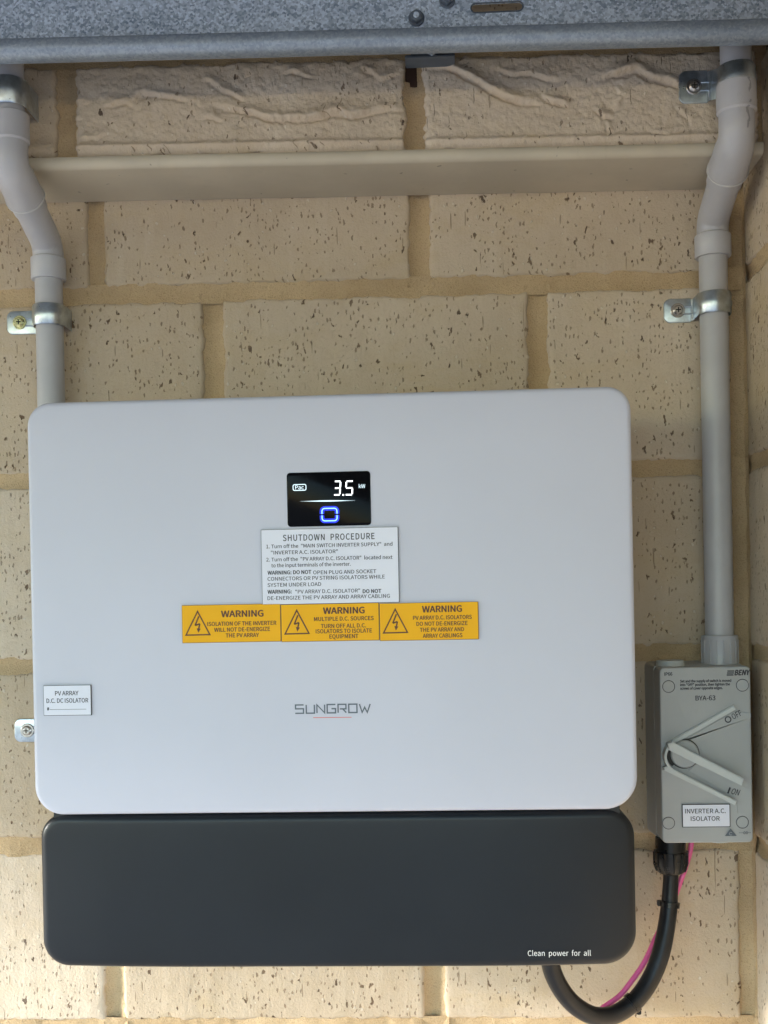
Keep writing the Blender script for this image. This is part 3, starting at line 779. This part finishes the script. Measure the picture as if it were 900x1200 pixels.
# thin light line fading to both ends (narrow lens shape)
A = P(352, 587.5, PD); B = P(416, 586.5, PD); v = []; f = []
for i in range(21):
    t = i/20; ww = .0005*math.sin(math.pi*t)**1.5+.00004; q = A*(1-t)+B*t; v += [(q[0], -PD, q[2]-ww), (q[0], -PD, q[2]+ww)]
for i in range(20): f.append((2*i, 2*i+1, 2*i+3, 2*i+2))
link('light_line', mesh(v, f), M_led2, disp, smooth=False)
A = P(377.5, 610.5, PD); B = P(394.8, 595.5, PD); cx_, cz_ = (A[0]+B[0])/2, (A[2]+B[2])/2; hx, hz = (B[0]-A[0])/2, (B[2]-A[2])/2
L1 = rrect(-hx, hx, -hz, hz, .0022, 5); Lr = [q for q in L1]
i0 = 6
halves = []
up_ = [(-hx, .0008)]+[q for q in rrect(-hx, hx, -hz, hz, .0022, 5)[::-1] if q[1] > .001 and q[0] < 0][::1]
top_ = sorted([q for q in L1 if q[1] > 0], key=lambda q: -math.atan2(q[1], q[0])); bot_ = sorted([q for q in L1 if q[1] < 0], key=lambda q: math.atan2(q[1], q[0]))
top_ = [(-hx, .0006)]+top_+[(hx, .0006)]; bot_ = [(-hx, -.0006)]+bot_+[(hx, -.0006)]
lf = lambda u, v: (cx_+u, cz_+v)
link('status_halo', strokes([top_, bot_], .0036, lf, PD-.0001), M_blue2, disp, smooth=False)  # glow round the status light painted as a wide blue stroke
link('status_light', strokes([top_, bot_], .0008, lf, PD), M_blue, disp, smooth=False)
# shutdown notice and other plates
def plate(a, b, c, d, face, core, th=.0014, r=.0003):
    x0, x1, z0, z1 = px_rect(a, b, c, d, PF+th)
    o = link('label_plate', slab(x0, x1, z0, z1, r, [(0, PF-.0005), (0, PF+th)], 2), core, inv, smooth=False)
    link('face_sheet', slab(x0+.0003, x1-.0005, z0+.0004, z1-.0003, r, [(0, PF+th), (0, PF+th+.0002)], 2), face, o, smooth=False)
    return o, PF+th+.0003
sh, ps = plate(306.5, 467.5, 619, 707.5, M_wface, M_core)
sh['label'] = 'white shutdown procedure notice under the display'
T = []
T.append(text('SHUTDOWN  PROCEDURE', 331.5, 439, 634, 7.0, ps, .006, sp=1.06))
T.append(text('1. Turn off the  "MAIN SWITCH INVERTER SUPPLY"  and', 312, 460, 642.6, 4.1, ps, .004))
T.append(text('"INVERTER A.C. ISOLATOR"', 317.5, 396, 649.8, 4.1, ps, .004))
T.append(text('2. Turn off the  "PV ARRAY D.C. ISOLATOR"  located next', 312, 460, 658.0, 4.1, ps, .004))
T.append(text('to the input terminals of the inverter.', 318, 411, 664.8, 4.1, ps, .004))
T.append(text('WARNING: DO NOT', 313.5, 365, 673.4, 4.2, ps, .022)); T.append(text('OPEN PLUG AND SOCKET', 367, 441, 673.0, 4.2, ps, .002))
T.append(text('CONNECTORS OR PV STRING ISOLATORS WHILE', 313.5, 451, 680.6, 4.2, ps, .002))
T.append(text('SYSTEM UNDER LOAD', 313.5, 376.5, 687.8, 4.2, ps, .002))
T.append(text('WARNING:', 313.5, 342, 695.8, 4.2, ps, .022)); T.append(text('"PV ARRAY D.C. ISOLATOR"', 346, 422, 695.6, 4.2, ps, .002)); T.append(text('DO NOT', 425, 447, 695.0, 4.2, ps, .022))
T.append(text('DE-ENERGIZE THE PV ARRAY AND ARRAY CABLING', 313.5, 457, 703.2, 4.2, ps, .002))
link('lettering', join(*T), M_ink, sh, smooth=False)
def warn(a, b, c, d, lab, lines, head):
    o, p = plate(a, b, c, d, M_yface, M_ycore); o['label'] = lab
    T = [text('WARNING', head[0], head[1], head[2], 7.2, p, .022)]
    for (s, x0, x1, y) in lines: T.append(text(s, x0, x1, y, 4.5, p, .014))
    link('lettering', join(*T), M_brown, o, smooth=False)
    k = (a, d)
    tri = [(a+4.6, d-8.4), (a+18.2, d-36.2), (a+32.6, d-9.2)]
    tri = [tuple(P(*q, p)[[0, 2]]) for q in tri]; cen = np.mean(tri, axis=0)
    t1 = [tuple(q) for q in tri]+[tuple(tri[0])]
    bolt = [(19.6, 30.5), (15.4, 19.8), (20.8, 21.8), (19.2, 14.2)]; bp = [tuple(P(a+u, d-v_, p)[[0, 2]]) for u, v_ in bolt]
    ah = [(17.2, 16.6), (21.9, 16.0), (19.0, 11.2)]; ap = [P(a+u, d-v_, p) for u, v_ in ah]
    head_ = mesh([(q[0], -p, q[2]) for q in ap], [(0, 1, 2)])
    link('hazard_symbol', join(strokes([t1], .0011, lambda u, v: (u, v), p), strokes([bp[:2], bp[1:3], bp[2:]], .0012, lambda u, v: (u, v), p+.00002), head_), M_brown, o, smooth=False)
warn(213.3, 329.2, 708.3, 752.8, 'leftmost of the three yellow warning labels, about isolating the inverter',
     [('ISOLATION OF THE INVERTER', 243, 324, 733.6), ('WILL NOT DE-ENERGIZE', 251, 316.5, 740.4), ('THE PV ARRAY', 264.5, 303.5, 747.0)], (259, 309, 723.2))
warn(329.5, 444.6, 707.4, 751.4, 'middle one of the three yellow warning labels, about multiple sources',
     [('MULTIPLE D.C. SOURCES', 368, 438, 727.8), ('TURN OFF ALL D.C.', 376, 429, 736.0), ('ISOLATORS TO ISOLATE', 370, 436, 742.2), ('EQUIPMENT', 386, 420, 748.2)], (378.5, 427.5, 719.4))
warn(444.9, 561.0, 706.0, 750.2, 'rightmost of the three yellow warning labels, about array isolators',
     [('PV ARRAY D.C. ISOLATORS', 484, 553, 726.4), ('DO NOT DE-ENERGIZE', 488, 548, 733.4), ('THE PV ARRAY AND', 492, 544, 740.4), ('ARRAY CABLINGS', 495.5, 542, 747.4)], (494.5, 541.5, 717.6))
pv, ps2 = plate(51, 107, 803, 838.5, M_wface, M_core); pv['label'] = 'small white isolator label on the left edge of the cover'
A = P(58, 831.5, ps2); B = P(101, 831.0, ps2)
link('lettering', join(text('PV ARRAY', 64.5, 92, 815.0, 4.9, ps2, .006), text('D.C. DC ISOLATOR', 54.5, 103.5, 823.8, 4.9, ps2, .006), text('#', 55, 57.8, 832.6, 3.6, ps2, .02),
     strokes([[(A[0], A[2]), (B[0], B[2])]], .0003, lambda u, v: (u, v), ps2)), M_ink, pv, smooth=False)
# maker's name in squared letters
GL = {'S': ([[(1, 1), (.05, 1), (.05, .54), (.97, .54), (.97, 0), (0, 0)]], 1),
      'U': ([[(0, 1), (0, 0), (.95, 0), (.95, 1)]], .95), 'N': ([[(0, 0), (0, 1), (.9, 0), (.9, 1)]], .9),
      'G': ([[(.97, 1), (0, 1), (0, 0), (.97, 0), (.97, .5), (.5, .5)]], .97), 'R': ([[(0, 0), (0, 1), (.92, 1), (.92, .46), (.2, .46)], [(.55, .46), (.95, 0)]], .95),
      'O': ([[(0, .5), (0, 1), (.95, 1), (.95, 0), (0, 0), (0, .5)]], .95), 'W': ([[(0, 1), (.3, 0), (.6, .62), (.9, 0), (1.25, 1)]], 1.25)}
A = P(346, 836, PS); B = P(434, 836, PS); T_ = P(346, 826.2, PS); hh = T_[2]-A[2]
tot = sum(GL[c_][1] for c_ in 'SUNGROW')*1.0; gap = .30; asp = (B[0]-A[0])/(tot+gap*6)
xx = A[0]; L = []
for ch in 'SUNGROW':
    ls, wd = GL[ch]; L += [[(xx+u*asp, A[2]+v*hh) for u, v in q] for q in ls]; xx += (wd+gap)*asp
link('brand_lettering', strokes(L, .0011, lambda u, v: (u, v), PS+.0001), M_logo, inv, smooth=False)
A = P(367, 841, PS); B = P(412, 840.5, PS); link('brand_underline', strokes([[(A[0], A[2]), (B[0], B[2])]], .0005, lambda u, v: (u, v), PS+.0001), M_red, inv, smooth=False)
link('slogan_lettering', text('Clean  power  for  all', 618.5, 692.5, 1120.2, 6.2, PF-.0013, -.006), M_wink, inv, smooth=False)

# ------------------------------------------------------------------ isolator switch
PI = .060
ix0, ix1, iz0, iz1 = .5122, .5905, -.5072, -.3536
iso = thing('isolator_switch', 'grey green rotary isolator switch box turned to on, under the right conduit', 'switch', ((ix0+ix1)/2, 0, iz0))
link('base_box', slab(ix0-.0022, ix1+.0022, iz0-.0022, iz1+.0022, .005, [(0, .0), (0, .004), (.0015, .03), (.002, .034)], 6), M_box, iso)
link('cover', slab(ix0, ix1, iz0, iz1, .0045, edge(.033, PI, .0016, 4), 6), M_box, iso)
S = lambda a, b: tuple(P(a, b, PI)[[0, 2]])
# boss on top and bottom
bz = P(788, 776, .045)
link('top_boss', tube([(bz[0], -.034, iz1-.001), (bz[0], -.034, iz1+.0038), (bz[0], -.034, iz1+.0048)], [.0125, .0125, .0118]), M_boxl, iso)
bz = P(840, 992, .03); link('bottom_boss', tube([(bz[0], -.036, iz0+.001), (bz[0], -.036, iz0-.003)], [.0115, .0115]), M_boxl, iso)
for (a, b) in ((783.5, 804.5), (870, 803), (783.5, 964.5), (870, 963.5)):
    q = S(a, b)
    cp = link('screw_cap', disc(q[0], PI-.001, PI+.0004, q[1], .0050, 32, .0003), M_box, iso)
    link('cap_groove', ring(q[0], q[1], .0050, .0055, PI+.00015), M_ink, cp, smooth=False)
# raised moulded guides: the OFF arm and the ON panel at the right
offp = [S(*q) for q in ((781, 874), (860, 829), (884, 838), (817, 872), (800, 868))]
offp = [(min(x_, ix1-.0006), z_) for x_, z_ in offp]
link('off_guide', prism([S(783, 869), S(786, 873.5), S(861.5, 831), S(859, 826)], PI-.001, PI+.0030, .0008), M_boxl, iso)
link('off_panel', prism([S(791, 873), S(861, 833), S(880, 836), S(880, 841), S(820, 871), S(800, 868)], PI-.001, PI+.0009, .0004), M_box, iso)
link('on_panel', prism([S(818, 893), S(865, 918), S(880.5, 926), S(880.8, 953), S(864, 953), S(862, 936), S(858, 933), S(806, 903)], PI-.001, PI+.0008, .0004), M_box, iso)
# rotary hub and lever
hub = S(801.5, 883)
link('hub_gap_shade', ring(hub[0], hub[1], .0121, .0131, PI+.0012, 40), M_gap_shade, iso, smooth=False)  # flat dark ring painted as the shadow round the hub
link('hub', disc(hub[0], PI-.001, PI+.0052, hub[1], .0121, 40, .0010), M_box, iso)
lv = link('lever', join(prism([S(779, 869), S(784.5, 867), S(866.5, 909.5), S(864, 917.5), S(801, 887), S(780, 876.5)], PI+.006, PI+.0155, .0010),
     prism([S(775.5, 898), S(779, 896), S(860.5, 936.5), S(858, 941.5), S(776, 901)], PI+.002, PI+.0095, .0008)), M_boxl, iso)
# curved yoke joining both arms round the left of the hub
yk = []; NK = 16
for i in range(NK+1):
    a = math.radians(133+118*i/NK); c_ = S(797.5, 885); yk.append((c_[0]+.0160*math.cos(a), c_[1]+.0150*math.sin(a)))
inn = []
for i in range(NK+1):
    a = math.radians(133+118*i/NK); c_ = S(797.5, 885); inn.append((c_[0]+.0138*math.cos(a), c_[1]+.0130*math.sin(a)))
link('yoke', prism(yk+inn[::-1], PI+.001, PI+.0110, .0006), M_boxl, lv)
gp = []
for i in range(NK+1):
    a = math.radians(150+75*i/NK); gp.append((hub[0]+.0152*math.cos(a), hub[1]+.0150*math.sin(a)))
for i in range(NK, -1, -1):
    a = math.radians(150+75*i/NK); gp.append((hub[0]+.0122*math.cos(a), hub[1]+.0122*math.sin(a)))
link('yoke_gap_shade', prism(gp, PI, PI+.0025), M_gap_shade, lv, smooth=False)  # dark solid painted as the shade inside the yoke
pt = PI+.0002
T = [text('IP66', 778.5, 788, 791.8, 3.8, pt, .02), text('BENY', 860.5, 878, 791.2, 6.0, pt, .035, shear=.22),
     text('Set and the supply of switch is moved', 797, 857, 799.8, 2.9, pt, .03), text('into "OFF" position, then tighten the', 797, 855.5, 804.0, 2.9, pt, .03),
     text('screws of cover opposite edges.', 797, 847, 808.2, 2.9, pt, .03), text('BYA-63', 815, 838.5, 820.8, 5.4, pt, .01)]
for i in range(3):
    a_, b_ = S(851.5+i*.4, 791-2.3*i), S(859.5+i*.5, 790.9-2.3*i); T.append(strokes([[a_, b_]], .0011, lambda u, v: (u, v), pt))
link('lettering', join(*T), M_ink, iso, smooth=False)
pt2 = PI+.0012
q = S(852.8, 843); T = [ring(q[0], q[1], .0019, .0029, pt2), text('OFF', 859.5, 871.5, 843.2, 6.6, pt2, 0, ang=27)]
link('off_lettering', join(*T), M_ink, iso, smooth=False); T = []
a_, b_ = S(852.5, 929.5), S(855.3, 922.5); T += [strokes([[a_, b_]], .0015, lambda u, v: (u, v), pt2), text('ON', 856.2, 865.5, 930.2, 7.0, pt2, 0, ang=-14, shear=.15)]
link('on_lettering', join(*T), M_ink, iso, smooth=False)
lx0, lx1, lz0, lz1 = px_rect(799, 855.3, 942, 969, PI)
lp = link('label_plate', slab(lx0, lx1, lz0, lz1, .0003, [(0, PI-.0005), (0, PI+.0014)], 2), M_core, iso, smooth=False); lp['label'] = 'white label naming the isolator'
link('face_sheet', slab(lx0+.0006, lx1-.0006, lz0+.0006, lz1-.0006, .0002, [(0, PI+.0013), (0, PI+.0016)], 2), M_wface, lp, smooth=False)
link('lettering', join(text('INVERTER A.C.', 802.8, 850.5, 953.2, 5.2, PI+.0018, .004), text('ISOLATOR', 809.5, 843.5, 962.0, 5.2, PI+.0018, .004)), M_ink, lp, smooth=False)
tri = [S(849, 979.5), S(855.8, 970.5), S(863, 979.2)]
link('compliance_mark', join(mesh([(a_, -pt2, b_) for a_, b_ in tri], [(0, 1, 2)]), text('---oo--', 866, 880, 977.5, 4, pt2, .01)), M_logo, iso, smooth=False)
q = S(856, 976.6); link('compliance_tick', join(ring(q[0], q[1], .0010, .0014, pt2+.0001, 20, 40, 320)), M_box, iso, smooth=False)

# ------------------------------------------------------------------ cable, gland, earth wire
gx = X(786, 1000, .034)
cab = thing('power_cable', 'thick black cable looping from the gland under the isolator to the inverter underside', 'cable', (gx, -.034, iz0))
zn = lambda py: Z(786, py, .034)
gl = [tube([(gx, -.034, iz0), (gx, -.034, zn(997)), (gx, -.034, zn(997)-.0001), (gx, -.034, zn(1012)), (gx, -.034, zn(1020)), (gx, -.034, zn(1023))], [.0135, .0135, .0150, .0150, .0128, .0100], 12)]
for k in range(12):
    a = 2*math.pi*k/12; gl.append(tube([(gx+.0148*math.cos(a), -.034-.0148*math.sin(a), zn(997.5)), (gx+.0148*math.cos(a), -.034-.0148*math.sin(a), zn(1012)), (gx+.0126*math.cos(a), -.034-.0126*math.sin(a), zn(1020))], .0009, 8))
link('cable_gland', join(*gl), M_gland, cab)
cp_ = [(786, 1010, .034), (786, 1030, .034), (785, 1050, .035), (784, 1064, .036), (780, 1092, .040), (773, 1122, .045), (761, 1150, .050), (744, 1173, .056), (720, 1189, .062), (697, 1190.5, .068), (676, 1180, .073), (660, 1163, .077), (648, 1140, .080), (643, 1115, .082), (641, 1085, .082)]
rads = []
path = smooth_path([P(*q) for q in cp_], 8)
for i, q in enumerate(path):
    rads.append(.0068 if i < 8 else (.0068+.0012*min(1, (i-8)/30)))
link('sheath', tube(path, rads, 20, ref=(0, 1, 0)), M_cable, cab)
for pi_ in (22, 57):
    q = path[pi_]; d = (path[pi_+1]-path[pi_-1]).normalized(); ti = [q-d*.0024, q-d*.0023, q+d*.0023, q+d*.0024]
    o = link('cable_tie', tube(ti, [.0078, .0092, .0092, .0078], 20, ref=(0, 1, 0)), M_gland, cab)
    side_ = d.cross(Vector((0, 1, 0))).normalized(); hpos = q+side_*.0090*(1 if pi_ == 57 else -1)
    bxm = box(-.0020, .0020, -.0024, .0024, -.0024, .0024, .0006); bxm.transform(Matrix.Translation(hpos)); link('tie_head', bxm, M_gland, o)
wire = [(811, 975, .022), (809, 996, .024), (804, 1014, .026), (797, 1034, .027), (789, 1056, .027), (779, 1078, .027), (768, 1100, .030), (755, 1128, .036), (740, 1150, .043), (726, 1167, .047), (708, 1180, .052), (698, 1187, .055), (685, 1186, .058)]
pw = link('earth_wire', tube(smooth_path([P(*q) for q in wire], 6), .0024, 12, ref=(0, 1, 0)), M_pink)
pw['label'] = 'thin pink wire running beside the black cable below the isolator'; pw['category'] = 'wire'
